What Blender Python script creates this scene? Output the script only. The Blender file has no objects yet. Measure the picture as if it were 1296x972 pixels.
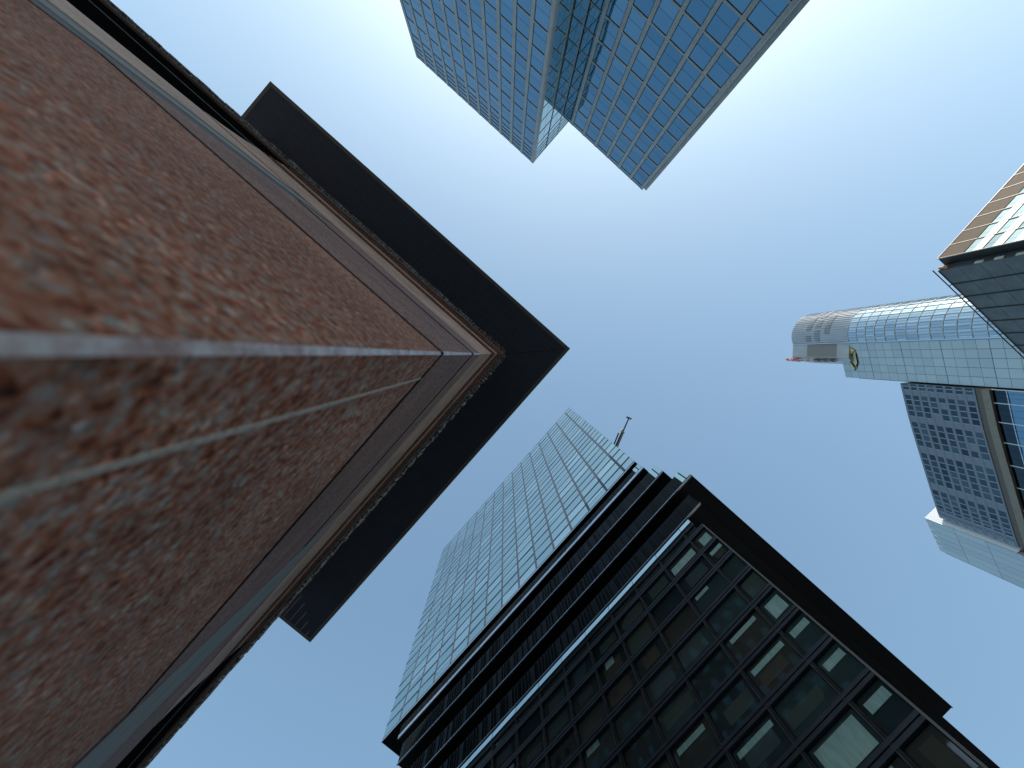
import bpy, math, random
from mathutils import Vector, Matrix
rnd = random.Random(7)
PI = math.pi
sc = bpy.context.scene
COL = sc.collection

# ------------------------------------------------------------------ camera
F_PX, CX, CY = 576.0, 648.0, 486.0            # 16 mm on a 36 mm sensor, picture 1296 x 972
ZX, ZY, ROT = 639.0, 448.8, math.radians(41.35)  # where the zenith falls, rotation of the street grid
CAM_H = 1.6
n = Vector(((ZX-CX)/F_PX, -(ZY-CY)/F_PX, -1)).normalized()
Q = n.rotation_difference(Vector((0, 0, -1))).to_matrix()
ca, sa = math.cos(ROT), math.sin(ROT)
R0 = Matrix(((ca, -sa, 0), (-sa, -ca, 0), (0, 0, -1)))
RC = R0 @ Q
cam_d = bpy.data.cameras.new('camera')
cam = bpy.data.objects.new('camera', cam_d); COL.objects.link(cam)
cam.matrix_world = Matrix.Translation((0, 0, CAM_H)) @ RC.to_4x4()
cam_d.lens = 16; cam_d.sensor_width = 36; cam_d.sensor_fit = 'HORIZONTAL'
cam_d.clip_start = 0.02; cam_d.clip_end = 6000
cam_d.dof.use_dof = True; cam_d.dof.focus_distance = 70; cam_d.dof.aperture_fstop = 1.35
sc.camera = cam

# ------------------------------------------------------------------ sky, sun, exposure
SUN_IMG, SUN_EL = (0.16, -1.0), math.radians(36)
su, sw = SUN_IMG[0]*ca+SUN_IMG[1]*sa, -SUN_IMG[0]*sa+SUN_IMG[1]*ca
l = math.hypot(su, sw); su /= l; sw /= l
to_sun = Vector((su*math.cos(SUN_EL), sw*math.cos(SUN_EL), math.sin(SUN_EL)))
world = bpy.data.worlds.new('World'); sc.world = world; world.use_nodes = True
nt = world.node_tree
bg = nt.nodes['Background']
sky = nt.nodes.new('ShaderNodeTexSky'); sky.sky_type = 'NISHITA'; sky.sun_disc = False
sky.sun_elevation = SUN_EL; sky.sun_rotation = math.atan2(su, sw)
sky.altitude = 100; sky.air_density = 1.4; sky.dust_density = 3.5; sky.ozone_density = 5.0
hs = nt.nodes.new('ShaderNodeGamma'); hs.inputs['Gamma'].default_value = .726   # hazy air: softer contrast between zenith and sun side
nt.links.new(sky.outputs[0], hs.inputs['Color']); tn_ = nt.nodes.new('ShaderNodeMix'); tn_.data_type = 'RGBA'; tn_.blend_type = 'MULTIPLY'; tn_.inputs[0].default_value = 1; tn_.inputs[7].default_value = (.91, 1.055, 1.035, 1)
nt.links.new(hs.outputs[0], tn_.inputs[6]); nt.links.new(tn_.outputs[2], bg.inputs[0]); bg.inputs[1].default_value = 0.15
sun_d = bpy.data.lights.new('sun', 'SUN'); sun_d.energy = 2.0; sun_d.angle = math.radians(0.53)
sun_d.color = (1.0, 0.95, 0.87)
sun = bpy.data.objects.new('sun', sun_d); COL.objects.link(sun)
sun.rotation_euler = to_sun.to_track_quat('Z', 'Y').to_euler()
sc.view_settings.view_transform = 'Standard'; sc.view_settings.look = 'None'
sc.view_settings.gamma = 1; sc.view_settings.exposure = 1.0; sc.view_settings.use_curve_mapping = False

# ------------------------------------------------------------------ unprojection: picture point -> street grid
def ray(px, py):
    return RC @ Vector(((px-CX)/F_PX, -(py-CY)/F_PX, -1))
def P(px, py, h):
    d = ray(px, py); t = (h-CAM_H)/d.z
    return Vector((d.x*t, d.y*t, h))
RCI = RC.transposed()
def proj(p):
    q = RCI @ (Vector(p)-Vector((0, 0, CAM_H)))
    if q.z > -1e-4: return None
    return (CX+F_PX*q.x/-q.z, CY-F_PX*q.y/-q.z)

# ------------------------------------------------------------------ materials
def mat(name, color=(.5, .5, .5), rough=.5, metal=0., ior=1.45, coat=0., spec=None):
    m = bpy.data.materials.new(name); m.use_nodes = True
    b = m.node_tree.nodes['Principled BSDF']
    b.inputs['Base Color'].default_value = (*color, 1); b.inputs['Roughness'].default_value = rough
    b.inputs['Specular IOR Level'].default_value = .5 if spec is None else spec
    b.inputs['Metallic'].default_value = metal; b.inputs['IOR'].default_value = ior
    b.inputs['Coat Weight'].default_value = coat; b.inputs['Coat Roughness'].default_value = .03
    return m
def nodes(m): return m.node_tree.nodes, m.node_tree.links, m.node_tree.nodes['Principled BSDF']
def add_noise(m, scale, c0, c1, detail=5, rough=.6, p0=.35, p1=.65, stretch=(1, 1, 1), bump=0, bump_scale=None, bump_dist=.01):
    N, L, b = nodes(m)
    tc = N.new('ShaderNodeTexCoord'); mp = N.new('ShaderNodeMapping'); mp.inputs['Scale'].default_value = stretch
    L.new(tc.outputs['Object'], mp.inputs[0])
    t = N.new('ShaderNodeTexNoise'); t.inputs['Scale'].default_value = scale; t.inputs['Detail'].default_value = detail
    t.inputs['Roughness'].default_value = rough; L.new(mp.outputs[0], t.inputs[0])
    r = N.new('ShaderNodeValToRGB'); r.color_ramp.elements[0].position = p0; r.color_ramp.elements[1].position = p1
    r.color_ramp.elements[0].color = (*c0, 1); r.color_ramp.elements[1].color = (*c1, 1)
    L.new(t.outputs[0], r.inputs[0]); L.new(r.outputs[0], b.inputs['Base Color'])
    if bump:
        t2 = N.new('ShaderNodeTexNoise'); t2.inputs['Scale'].default_value = bump_scale or scale; t2.inputs['Detail'].default_value = 4
        L.new(mp.outputs[0], t2.inputs[0])
        bp = N.new('ShaderNodeBump'); bp.inputs['Strength'].default_value = bump; bp.inputs['Distance'].default_value = bump_dist
        L.new(t2.outputs[0], bp.inputs['Height']); L.new(bp.outputs[0], b.inputs['Normal'])
    return r, mp, t

def granite(name, scale, tones, bump, bdist, rough=.6, spec=.22, stretch=1.):
    m = mat(name, rough=rough, spec=spec)
    r, mp, t = add_noise(m, scale, tones[0], tones[-1], detail=7, rough=.58, p0=.31, p1=.69, stretch=(1, 1, stretch), bump=bump, bump_scale=scale*1.3, bump_dist=bdist)
    for i, c in enumerate(tones[1:-1]):
        e = r.color_ramp.elements.new(.32+.36*(i+1)/(len(tones)-1)); e.color = (*c, 1)
    N, L, b = nodes(m)
    # second, finer mineral: grey quartz and black mica flecks
    v = N.new('ShaderNodeTexVoronoi'); v.inputs['Scale'].default_value = scale*2.1; L.new(mp.outputs[0], v.inputs[0])
    sx = N.new('ShaderNodeSeparateColor'); L.new(v.outputs['Color'], sx.inputs[0])
    r2 = N.new('ShaderNodeValToRGB'); r2.color_ramp.interpolation = 'CONSTANT'
    cr = r2.color_ramp; cr.elements[0].position = 0; cr.elements[0].color = (.55, .55, .55, 1)
    cr.elements[1].position = .2; cr.elements[1].color = (1, 1, 1, 1)
    e = cr.elements.new(.72); e.color = (1.12, 1.18, 1.22, 1)
    e = cr.elements.new(.93); e.color = (1.7, 1.8, 1.85, 1)
    L.new(sx.outputs[0], r2.inputs[0])
    mx = N.new('ShaderNodeMix'); mx.data_type = 'RGBA'; mx.blend_type = 'MULTIPLY'; mx.inputs[0].default_value = .75
    L.new(r.outputs[0], mx.inputs[6]); L.new(r2.outputs[0], mx.inputs[7])
    # slow drift of tone over the face
    n3 = N.new('ShaderNodeTexNoise'); n3.inputs['Scale'].default_value = 1.3; n3.inputs['Detail'].default_value = 3; L.new(mp.outputs[0], n3.inputs[0])
    mr = N.new('ShaderNodeMapRange'); mr.inputs[1].default_value = .3; mr.inputs[2].default_value = .7; mr.inputs[3].default_value = .78; mr.inputs[4].default_value = 1.2
    L.new(n3.outputs[0], mr.inputs[0])
    mx2 = N.new('ShaderNodeMix'); mx2.data_type = 'RGBA'; mx2.blend_type = 'MULTIPLY'; mx2.inputs[0].default_value = 1
    L.new(mx.outputs[2], mx2.inputs[6]); L.new(mr.outputs[0], mx2.inputs[7])
    L.new(mx2.outputs[2], b.inputs['Base Color'])
    return m

M = {}
RED = [(.080, .030, .020), (.44, .128, .066), (.53, .235, .150), (.50, .325, .255), (.49, .455, .42)]
M['stone_rough'] = granite('flamed_red_granite', 25, RED, 1.0, .012, .8, .06, 1.1)
M['stone_fine'] = granite('honed_red_granite', 34, [(.08, .036, .026), (.28, .120, .083), (.37, .180, .128), (.42, .27, .215)], .4, .004, .65, .12)
M['stone_tower'] = granite('weathered_brown_granite', 3, [(.05, .032, .026), (.15, .085, .065), (.20, .125, .10), (.22, .17, .15)], .3, .01, .7, .1)
M['stone_pink'] = granite('honed_pink_granite', 50, [(.28, .125, .07), (.60, .295, .165), (.66, .355, .205), (.66, .43, .29)], .15, .002, .55, .15)
M['stone_pale'] = granite('weathered_pale_granite', 9, [(.12, .085, .07), (.30, .23, .20), (.42, .34, .30), (.52, .46, .42)], .4, .02, .7)
M['arris'] = mat('polished_arris_sheen', (.42, .36, .35), .35)
add_noise(M['arris'], 14, (.44, .24, .19), (.78, .66, .63), detail=6, p0=.36, p1=.62, bump=.5, bump_scale=40, bump_dist=.002)  # pale tone holds the sky's sheen on the bevel
M['mortar'] = mat('lime_mortar', rough=.9); add_noise(M['mortar'], 45, (.50, .36, .28), (.84, .72, .62), detail=6, bump=.8, bump_dist=.004)
M['joint'] = mat('dark_joint', (.012, .01, .01), .9)
M['steel'] = mat('brushed_steel', (.3, .27, .24), .65, .05, spec=.08); add_noise(M['steel'], 3, (.25, .235, .215), (.36, .34, .31), stretch=(8, 8, .3))
M['dark_metal'] = mat('anthracite_metal', (.035, .038, .045), .6, 0, spec=.15); add_noise(M['dark_metal'], 1.2, (.028, .03, .036), (.045, .048, .056))
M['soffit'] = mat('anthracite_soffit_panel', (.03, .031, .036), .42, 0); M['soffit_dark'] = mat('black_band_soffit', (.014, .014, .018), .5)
M['trim'] = mat('grey_edge_trim', (.24, .225, .20), .45, .1)
M['black'] = mat('recess_shade_black', (.006, .006, .007), .8)  # near-black stands in for deep shade in recesses and under soffits
M['bay_glass'] = mat('dark_bay_glass', (.012, .016, .02), .05, 0, 1.6)
M['slit'] = mat('pale_metal_slit', (.6, .6, .58), .35)
# panel joints of the canopy: real joints, drawn as narrow dark lines in the material
N, L, b = nodes(M['soffit'])
tc = N.new('ShaderNodeTexCoord'); bk = N.new('ShaderNodeTexBrick'); bk.offset = 0; bk.inputs['Scale'].default_value = 1
bk.inputs['Brick Width'].default_value = 2.4; bk.inputs['Row Height'].default_value = 1.2; bk.inputs['Mortar Size'].default_value = .02
bk.inputs['Color1'].default_value = (.072, .084, .115, 1); bk.inputs['Color2'].default_value = (.080, .093, .126, 1); bk.inputs['Mortar'].default_value = (.125, .14, .175, 1)
L.new(tc.outputs['Object'], bk.inputs[0]); L.new(bk.outputs[0], b.inputs['Base Color'])

def glass(name, base, rough=.03, metal=1., wob=.0015):
    m = mat(name, base, rough, metal)
    N, L, b = nodes(m)
    tc = N.new('ShaderNodeTexCoord'); t = N.new('ShaderNodeTexNoise'); t.inputs['Scale'].default_value = .45; t.inputs['Detail'].default_value = 2
    L.new(tc.outputs['Object'], t.inputs[0])
    bp = N.new('ShaderNodeBump'); bp.inputs['Strength'].default_value = 1; bp.inputs['Distance'].default_value = wob*6
    L.new(t.outputs[0], bp.inputs['Height']); L.new(bp.outputs[0], b.inputs['Normal'])
    return m
M['glass_cyan'] = [glass('pale_cyan_glass_%s' % w, c) for w, c in (('even', (.56, .715, .665)), ('dim', (.50, .65, .61)), ('bright', (.70, .83, .77)))]
M['glass_blue'] = [glass('blue_glass_%s' % w, c, wob=.0004) for w, c in (('even', (.175, .32, .42)), ('dim', (.155, .29, .39)), ('bright', (.205, .35, .45)))]
M['glass_dark'] = [glass('smoked_glass_%s' % w, c, .03, 0, .0006) for w, c in (('even', (.046, .082, .086)), ('dim', (.030, .054, .060)), ('brown', (.066, .070, .062)))]
M['room'] = [glass('room_behind_glass_%s' % w, c, .03, 0, .0006) for w, c in (('brown', (.105, .100, .082)), ('olive', (.095, .125, .108)), ('grey', (.085, .125, .130)))]
for m_ in M['glass_dark']+M['room']: m_.node_tree.nodes['Principled BSDF'].inputs['IOR'].default_value = 1.85
M['blind'] = mat('pale_green_blind', (.34, .50, .45), .6, 0, 1.5, .6)
add_noise(M['blind'], 1.1, (.42, .66, .59), (.58, .80, .72), detail=2, stretch=(1, 2.2, .5))
M['mullion_grey'] = mat('grey_violet_mullion', (.085, .10, .135), .5, .1)
M['spandrel'] = mat('dark_grey_spandrel', (.05, .055, .07), .45, .1); add_noise(M['spandrel'], .6, (.045, .05, .066), (.066, .072, .09))
M['louvre'] = mat('dark_louvre', (.010, .015, .018), .6, 0, spec=.1); M['band_glass'] = mat('band_glass_dark_reflection', (.006, .010, .012), .5, 0, 1.45, spec=.12)  # band glass near black: the dark canopy's reflection put into its colour
M['bright_rail'] = mat('pale_aluminium', (.62, .66, .72), .3, .8)
M['concrete_grey'] = mat('grey_stone_column', rough=.6); add_noise(M['concrete_grey'], .5, (.42, .405, .385), (.51, .495, .47), detail=6)
M['gasket'] = mat('black_gasket', (.012, .014, .018), .5)
M['brown_panel'] = mat('brown_stone_panel', rough=.7, spec=.15); add_noise(M['brown_panel'], 2.2, (.10, .064, .038), (.145, .092, .056), detail=7, stretch=(1, 1, .4))
M['pale_line'] = mat('cream_joint_rib', (.62, .52, .42), .5)
M['white_panel'] = mat('white_spandrel', (.78, .76, .72), .5); add_noise(M['white_panel'], .8, (.62, .60, .57), (.74, .72, .69))
M['slate_panel'] = mat('slate_grey_cladding', rough=.4, metal=.1); add_noise(M['slate_panel'], .35, (.095, .102, .108), (.135, .142, .148))
M['glass_light'] = [glass('light_blue_glass_%s' % w, c) for w, c in (('even', (.17, .225, .25)), ('dim', (.11, .16, .19)))]
M['glint_cream'] = mat('cream_sun_glint', (.75, .78, .66), .4)  # cream tone stands in for sun reflections in the corner notch
M['navy_rail'] = mat('navy_rail', (.02, .026, .06), .35, .3)
M['tile'] = [mat('pale_teal_glass_tile_%s' % w, c, .16, .15, 1.6) for w, c in (('even', (.62, .70, .72)), ('dim', (.585, .665, .69)), ('bright', (.65, .73, .75)))]
M['shaft_glass'] = [glass('teal_curtain_glass_%s' % w, c, .05) for w, c in (('even', (.62, .70, .71)), ('dim', (.52, .61, .64)), ('bright', (.74, .80, .80)))]
M['shaft_metal'] = mat('ribbed_aluminium', rough=.42, metal=.35); add_noise(M['shaft_metal'], .25, (.52, .48, .44), (.64, .60, .56), stretch=(1, 1, .25))
M['office_wall'] = mat('slate_blue_cladding', (.25, .275, .315), .4, .1)
M['office_win'] = [glass('office_glass_%s' % w, c) for w, c in (('even', (.075, .10, .115)), ('dim', (.05, .07, .085)), ('bright', (.11, .145, .16)))]
M['tan_panel'] = mat('tan_garden_parapet', rough=.6); add_noise(M['tan_panel'], .7, (.27, .235, .185), (.33, .285, .225))
M['tan_dark'] = mat('brown_garden_soffit', (.17, .135, .11), .6)
M['white_bright'] = mat('white_enamel', (.82, .83, .85), .35)
M['white_rib'] = mat('pale_grey_rib', (.62, .63, .64), .45)
M['head_louvre'] = mat('taupe_louvre', (.33, .295, .265), .6)
M['gold'] = mat('yellow_emblem', (.86, .70, .26), .4, 0)
M['mast_red'] = mat('signal_red_paint', (.55, .09, .05), .5); M['mast_white'] = mat('signal_white_paint', (.78, .76, .74), .5)
M['crane_grey'] = mat('dark_crane_steel', (.07, .06, .06), .5, .3); M['crane_pale'] = mat('pale_crane_steel', (.45, .42, .40), .5, .2)
M['asphalt'] = mat('asphalt', rough=.9); add_noise(M['asphalt'], 8, (.04, .04, .042), (.065, .065, .066), detail=8)
M['paving'] = mat('granite_paving', rough=.8)
N, L, b = nodes(M['paving'])
tc = N.new('ShaderNodeTexCoord'); bk = N.new('ShaderNodeTexBrick'); bk.inputs['Scale'].default_value = 1
bk.inputs['Brick Width'].default_value = .8; bk.inputs['Row Height'].default_value = .5; bk.inputs['Mortar Size'].default_value = .008
bk.inputs['Color1'].default_value = (.36, .335, .30, 1); bk.inputs['Color2'].default_value = (.42, .39, .355, 1); bk.inputs['Mortar'].default_value = (.08, .08, .08, 1)
L.new(tc.outputs['Object'], bk.inputs[0]); L.new(bk.outputs[0], b.inputs['Base Color'])

# ------------------------------------------------------------------ mesh builder
class MB:
    def __init__(s): s.v = []; s.f = []; s.m = []; s.mats = []
    def mi(s, m):
        if m not in s.mats: s.mats.append(m)
        return s.mats.index(m)
    def hexa(s, p, m):
        b = len(s.v); s.v += [tuple(q) for q in p]; k = s.mi(m)
        for f in ((0, 3, 2, 1), (4, 5, 6, 7), (0, 1, 5, 4), (1, 2, 6, 5), (2, 3, 7, 6), (3, 0, 4, 7)):
            s.f.append(tuple(b+i for i in f)); s.m.append(k)
    def box(s, x0, x1, y0, y1, z0, z1, m):
        s.hexa([(x0, y0, z0), (x1, y0, z0), (x1, y1, z0), (x0, y1, z0), (x0, y0, z1), (x1, y0, z1), (x1, y1, z1), (x0, y1, z1)], m)
    def prism(s, pts, z0, z1, m, mtop=None):
        b = len(s.v); k = len(pts); s.v += [(p[0], p[1], z0) for p in pts]+[(p[0], p[1], z1) for p in pts]
        for i in range(k):
            j = (i+1) % k; s.f.append((b+i, b+j, b+k+j, b+k+i)); s.m.append(s.mi(m))
        s.f.append(tuple(b+i for i in reversed(range(k)))); s.m.append(s.mi(m))
        s.f.append(tuple(b+k+i for i in range(k))); s.m.append(s.mi(mtop or m))
    def bar(s, a, b_, w, m, w2=None, sides=6):
        a = Vector(a); b_ = Vector(b_); d = (b_-a).normalized()
        u = d.cross(Vector((0, 0, 1)));
        if u.length < 1e-3: u = Vector((1, 0, 0))
        u.normalize(); v = d.cross(u); k = len(s.v); mi = s.mi(m)
        for c, r in ((a, w), (b_, w2 or w)):
            for i in range(sides):
                t = 2*PI*i/sides; s.v.append(tuple(c+u*math.cos(t)*r+v*math.sin(t)*r))
        for i in range(sides):
            j = (i+1) % sides; s.f.append((k+i, k+j, k+sides+j, k+sides+i)); s.m.append(mi)
        s.f.append(tuple(k+i for i in reversed(range(sides)))); s.m.append(mi)
        s.f.append(tuple(k+sides+i for i in range(sides))); s.m.append(mi)
    def sweep(s, prof, path, m, cap=True):
        """prof: list of (out, z); path: list of (point, outward 2-vector with mitre length)"""
        b = len(s.v); k = len(prof); mi = s.mi(m)
        for (p, o) in path:
            for (d, z) in prof: s.v.append((p[0]+o[0]*d, p[1]+o[1]*d, z))
        for i in range(len(path)-1):
            for j in range(k):
                j2 = (j+1) % k
                s.f.append((b+i*k+j, b+i*k+j2, b+(i+1)*k+j2, b+(i+1)*k+j)); s.m.append(mi)
        if cap:
            s.f.append(tuple(b+j for j in range(k))); s.m.append(mi)
            s.f.append(tuple(b+(len(path)-1)*k+j for j in reversed(range(k)))); s.m.append(mi)
    def build(s, name, parent=None, label=None, kind=None, smooth=False, bevel=0):
        me = bpy.data.meshes.new(name)
        off = Vector(parent['_loc']) if parent and '_loc' in parent else Vector((0, 0, 0))
        me.from_pydata([tuple(Vector(v)-off) for v in s.v], [], s.f)
        for m in s.mats: me.materials.append(m)
        me.polygons.foreach_set('material_index', s.m)
        if smooth: me.polygons.foreach_set('use_smooth', [True]*len(s.f))
        me.update()
        import bmesh
        bm = bmesh.new(); bm.from_mesh(me); bmesh.ops.recalc_face_normals(bm, faces=bm.faces[:]); bm.to_mesh(me); bm.free()
        o = bpy.data.objects.new(name, me); COL.objects.link(o)
        if parent: o.parent = parent
        if label: o['label'] = label
        if kind: o['kind'] = kind
        if bevel:
            md = o.modifiers.new('bevel', 'BEVEL'); md.width = bevel; md.segments = 3; md.limit_method = 'ANGLE'
        return o

ROOTS = []
def thing(name, label, cat, loc, group=None):
    o = bpy.data.objects.new(name, None); COL.objects.link(o); o.location = loc; o.empty_display_size = 2
    o['label'] = label; o['category'] = cat; o['_loc'] = loc
    if group: o['group'] = group
    ROOTS.append(o); return o
def sub(parent_part, root):                      # lets a part parent sub-parts: same offset as its thing
    parent_part['_loc'] = root['_loc']; ROOTS.append(parent_part); return parent_part

class Frame:                                     # a facade plane: a along, d outward, h up
    def __init__(s, o, along, normal): s.o = Vector((*o[:2], 0)); s.a = Vector((*along[:2], 0)).normalized(); s.n = Vector((*normal[:2], 0)).normalized()
    def p(s, a, h, d=0): q = s.o+s.a*a+s.n*d; return Vector((q.x, q.y, h))
    def box(s, mb, a0, a1, h0, h1, d0, d1, m):
        mb.hexa([s.p(a0, h0, d0), s.p(a1, h0, d0), s.p(a1, h0, d1), s.p(a0, h0, d1), s.p(a0, h1, d0), s.p(a1, h1, d0), s.p(a1, h1, d1), s.p(a0, h1, d1)], m)
    def pane(s, mb, a0, a1, h0, h1, d, m, tilt=.0, th=.04, lean=0.):
        ta, tb = rnd.gauss(0, tilt)*(a1-a0), rnd.gauss(0, tilt)*(h1-h0)
        l_ = 2*lean*(h1-h0)                          # lean: the foot of the pane stands proud of its head
        c = [(a0, h0, -ta-tb+l_), (a1, h0, ta-tb+l_), (a1, h1, ta+tb), (a0, h1, -ta+tb)]
        back = [s.p(a, h, d-th) for a, h, e in c]; front = [s.p(a, h, d+e*.5) for a, h, e in c]
        mb.hexa(back+front, m)
    def area(s, a0, a1, h0, h1):
        q = [proj(s.p(a, h)) for a, h in ((a0, h0), (a1, h0), (a1, h1), (a0, h1))]
        if any(x is None for x in q): return 0
        cx = sum(x[0] for x in q)/4; cy = sum(x[1] for x in q)/4
        if not (-40 < cx < 1336 and -40 < cy < 1012): return 0
        return abs(sum(q[i][0]*q[(i+1) % 4][1]-q[(i+1) % 4][0]*q[i][1] for i in range(4)))/2

def place_windows(root, specs, name='window', limit=100):
    """specs: (area, draw(mb)); the largest in the picture become parts, the rest one part"""
    specs.sort(key=lambda t: -t[0])
    rest = MB()
    for i, (ar, draw) in enumerate(specs):
        if i < limit and ar > 0:
            mb = MB(); draw(mb); mb.build(name, root)
        else: draw(rest)
    if rest.v: rest.build(name, root, kind='stuff')

# ================================================================== ground
def sheet(name, pts, z, m):
    mb = MB(); mb.prism(pts, z-.3, z, m); o = mb.build(name); o['kind'] = 'structure'; return o
g = MB(); b0 = len(g.v); g.v += [(-2500, -2500, 0), (2500, -2500, 0), (2500, 2500, 0), (-2500, 2500, 0)]; g.f.append((0, 1, 2, 3)); g.m.append(g.mi(M['asphalt']))
go = g.build('ground'); go['kind'] = 'structure'
pv = MB(); pv.box(-85, 14, -12, 88, .004, .13, M['paving']); po = pv.build('pavement'); po['kind'] = 'structure'
pv = MB(); pv.box(22, 90, -14, 80, .004, .13, M['paving']); po = pv.build('pavement'); po['kind'] = 'structure'
pv = MB(); pv.box(-120, 40, -120, -48, .004, .13, M['paving']); po = pv.build('pavement'); po['kind'] = 'structure'

# ================================================================== red granite tower (camera stands at its corner)
SX, SY = -.38, .32                                # its two faces: x = SX and y = SY
H_SLAB = 100.0
rg = thing('granite_tower', 'red brown granite tower at the left under a wide black flat roof slab', 'building', (-30, 30, 0))
J1, J2, HC = 5.25, 8.5, 10.5                      # horizontal joints, top of the pier
# quoin: the narrow corner stone that turns the corner, then the two big blocks
GAP = .03
def corner_block(name, w, xl, y1, z0, z1, m, inset=0, bevel=.006, label=None):
    """block with a chamfered outer corner, w wide, and the polished arris lying on that chamfer"""
    x, y = SX-inset, SY+inset
    mb = MB(); mb.prism([(x, y+w), (x, y1), (xl, y1), (xl, y), (x-w, y)], z0, z1, m); mb.build(name, rg, label=label, bevel=bevel)
    mb = MB(); e = .0025
    mb.prism([(x+e, y+w), (x-w, y-e), (x-w*1.05, y+.02), (x-.02, y+w*1.05)], z0+.002, z1-.002, M['arris']); mb.build('corner_arris', rg)
corner_block('corner_stone', .0155, -3.8, SY+.262, .13, J1-GAP, M['stone_rough'])
mb = MB(); mb.box(-3.79, SX-.003, SY+.272, 4.3, .13, J1-GAP, M['stone_rough']); mb.build('stone_block', rg, bevel=.008)
mb = MB(); mb.box(SX-.05, SX+.004, SY+.256, SY+.276, .13, J1-GAP, M['mortar']); mb.build('mortar_joint', rg)
mb = MB(); mb.box(-3.78, SX+.0065, SY-.0065, 4.28, J1-.01, J1+GAP-.001, M['joint']); mb.build('shadow_joint', rg)
corner_block('stone_block', .020, -3.8, 4.3, J1+GAP, J2-.05, M['stone_fine'], -.008, .004, 'smoother dark granite block above the horizontal joint')
mb = MB(); mb.box(-3.78, SX+.016, SY-.016, 4.28, J2, J2+.049, M['joint']); mb.build('shadow_joint', rg)
corner_block('stone_block', .016, -3.8, 4.3, J2+.05, HC, M['stone_fine'], -.018, .004)
def L_path(xe, ye):                               # along face A to the corner, then along face B
    return [((xe, SY), (0, -1)), ((SX, SY), (1, -1)), ((SX, ye), (1, 0))]
# pink capital moulding of the pier, cavetto then fillets
prof = [(-.25, HC), (.02, HC), (.025, HC+.2), (.04, HC+.6), (.07, HC+1.1), (.115, HC+1.6), (.13, HC+1.75), (.13, HC+1.9), (-.25, HC+1.9)]
mb = MB(); mb.sweep(prof, L_path(-7.2, 10.4), M['stone_pink']); mb.build('pier_moulding', rg)
prof = [(-.25, HC+1.91), (.15, HC+1.91), (.15, HC+2.15), (.175, HC+2.17), (.175, HC+2.4), (-.25, HC+2.4)]
mb = MB(); mb.sweep(prof, L_path(-7.2, 10.4), M['stone_fine']); mb.build('pier_moulding', rg)
prof = [(-.25, HC+2.41), (.19, HC+2.41), (.195, HC+2.6), (.215, HC+2.75), (-.25, HC+2.75)]
mb = MB(); mb.sweep(prof, L_path(-7.2, 10.4), M['stone_pink']); mb.build('pier_moulding', rg)
prof = [(-.25, HC+2.76), (.235, HC+2.76), (.235, HC+3.0), (.26, HC+3.02), (.26, HC+3.25), (-.25, HC+3.25)]
mb = MB(); mb.sweep(prof, L_path(-7.2, 10.4), M['stone_fine']); mb.build('pier_moulding', rg, label='dark stepped fillet above the pink moulding')
# cornice running the whole length
ZL = 14.0
prof = [(-1.2, ZL), (.27, ZL), (.27, ZL+.12), (.30, ZL+.14), (.30, ZL+.55), (.33, ZL+.6), (.33, ZL+.9), (-1.2, ZL+.9)]
mb = MB(); mb.sweep(prof, L_path(-72, 74), M['stone_fine']); mb.build('cornice', rg)
prof = [(.30, ZL-.02), (.335, ZL-.02), (.345, ZL+.03), (.335, ZL+.08), (.30, ZL+.08)]
mb = MB(); mb.sweep(prof, [((-72, SY), (0, -1)), ((-1.2, SY), (0, -1))], M['steel']); mb.build('steel_flashing', rg)
mb = MB(); mb.sweep(prof, [((SX, 1.4), (1, 0)), ((SX, 74), (1, 0))], M['steel']); mb.build('steel_flashing', rg)
mb = MB(); mb.box(-72, -7.22, SY-.25, SY+.3, ZL-.03, ZL-.004, M['black']); mb.build('cornice_shade_sheet', rg)  # black sheet laid where shade falls under the cornice
mb = MB(); mb.box(SX-.3, SX+.25, 10.42, 74, ZL-.03, ZL-.004, M['black']); mb.build('cornice_shade_sheet', rg)
# bays beyond the corner pier: steel column, pink pier, recess blackened for its shade
def bay_A(x0, xs, xp, x1):
    mb = MB(); mb.box(xs+.01, x0-.01, SY-.006, SY+.6, .13, HC-.01, M['dark_metal']); c = sub(mb.build('metal_column', rg), rg)
    mb = MB(); mb.box(xs+.38, x0-.36, SY-.012, SY+.05, .13, HC-.02, M['steel']); mb.build('steel_strip', c)  # pale strip added as the dark column's highlight
    mb = MB(); mb.box(xp, xs-.01, SY-.008, 4.3, .13, HC-.01, M['stone_pink']); mb.build('pier', rg, label='pink pier, paler to carry its light, beside the dark metal column', bevel=.02)  # paler stone than on the other face, to carry this face's light
    mb = MB(); mb.box(x1, xp, 2.4, 2.6, .13, HC+3.3, M['bay_glass']); mb.build('recess_window', rg)
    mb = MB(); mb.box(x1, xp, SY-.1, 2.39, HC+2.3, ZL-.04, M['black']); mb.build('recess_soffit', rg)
def bay_B(y0, ys, yp, y1):
    mb = MB(); mb.box(SX-.6, SX+.006, y0+.01, ys-.01, .13, HC-.01, M['dark_metal']); c = sub(mb.build('metal_column', rg), rg)
    mb = MB(); mb.box(SX-.05, SX+.014, y0+.10, y0+.9, .13, HC-.02, M['steel']); mb.build('steel_strip', c)
    mb = MB(); mb.box(SX-.05, SX+.014, y0+.97, ys-.1, .13, HC-.02, M['steel']); mb.build('steel_strip', c)
    mb = MB(); mb.box(-3.8, SX+.01, ys+.01, yp, .13, HC-.01, M['stone_fine']); mb.build('pier', rg, bevel=.02)
    mb = MB(); mb.box(-2.6, -2.4, yp, y1, .13, HC+3.3, M['bay_glass']); mb.build('recess_window', rg)
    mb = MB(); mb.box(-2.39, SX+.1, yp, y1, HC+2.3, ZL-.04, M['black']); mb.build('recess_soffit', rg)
bay_A(-3.8, -5.0, -7.2, -22)
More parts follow.
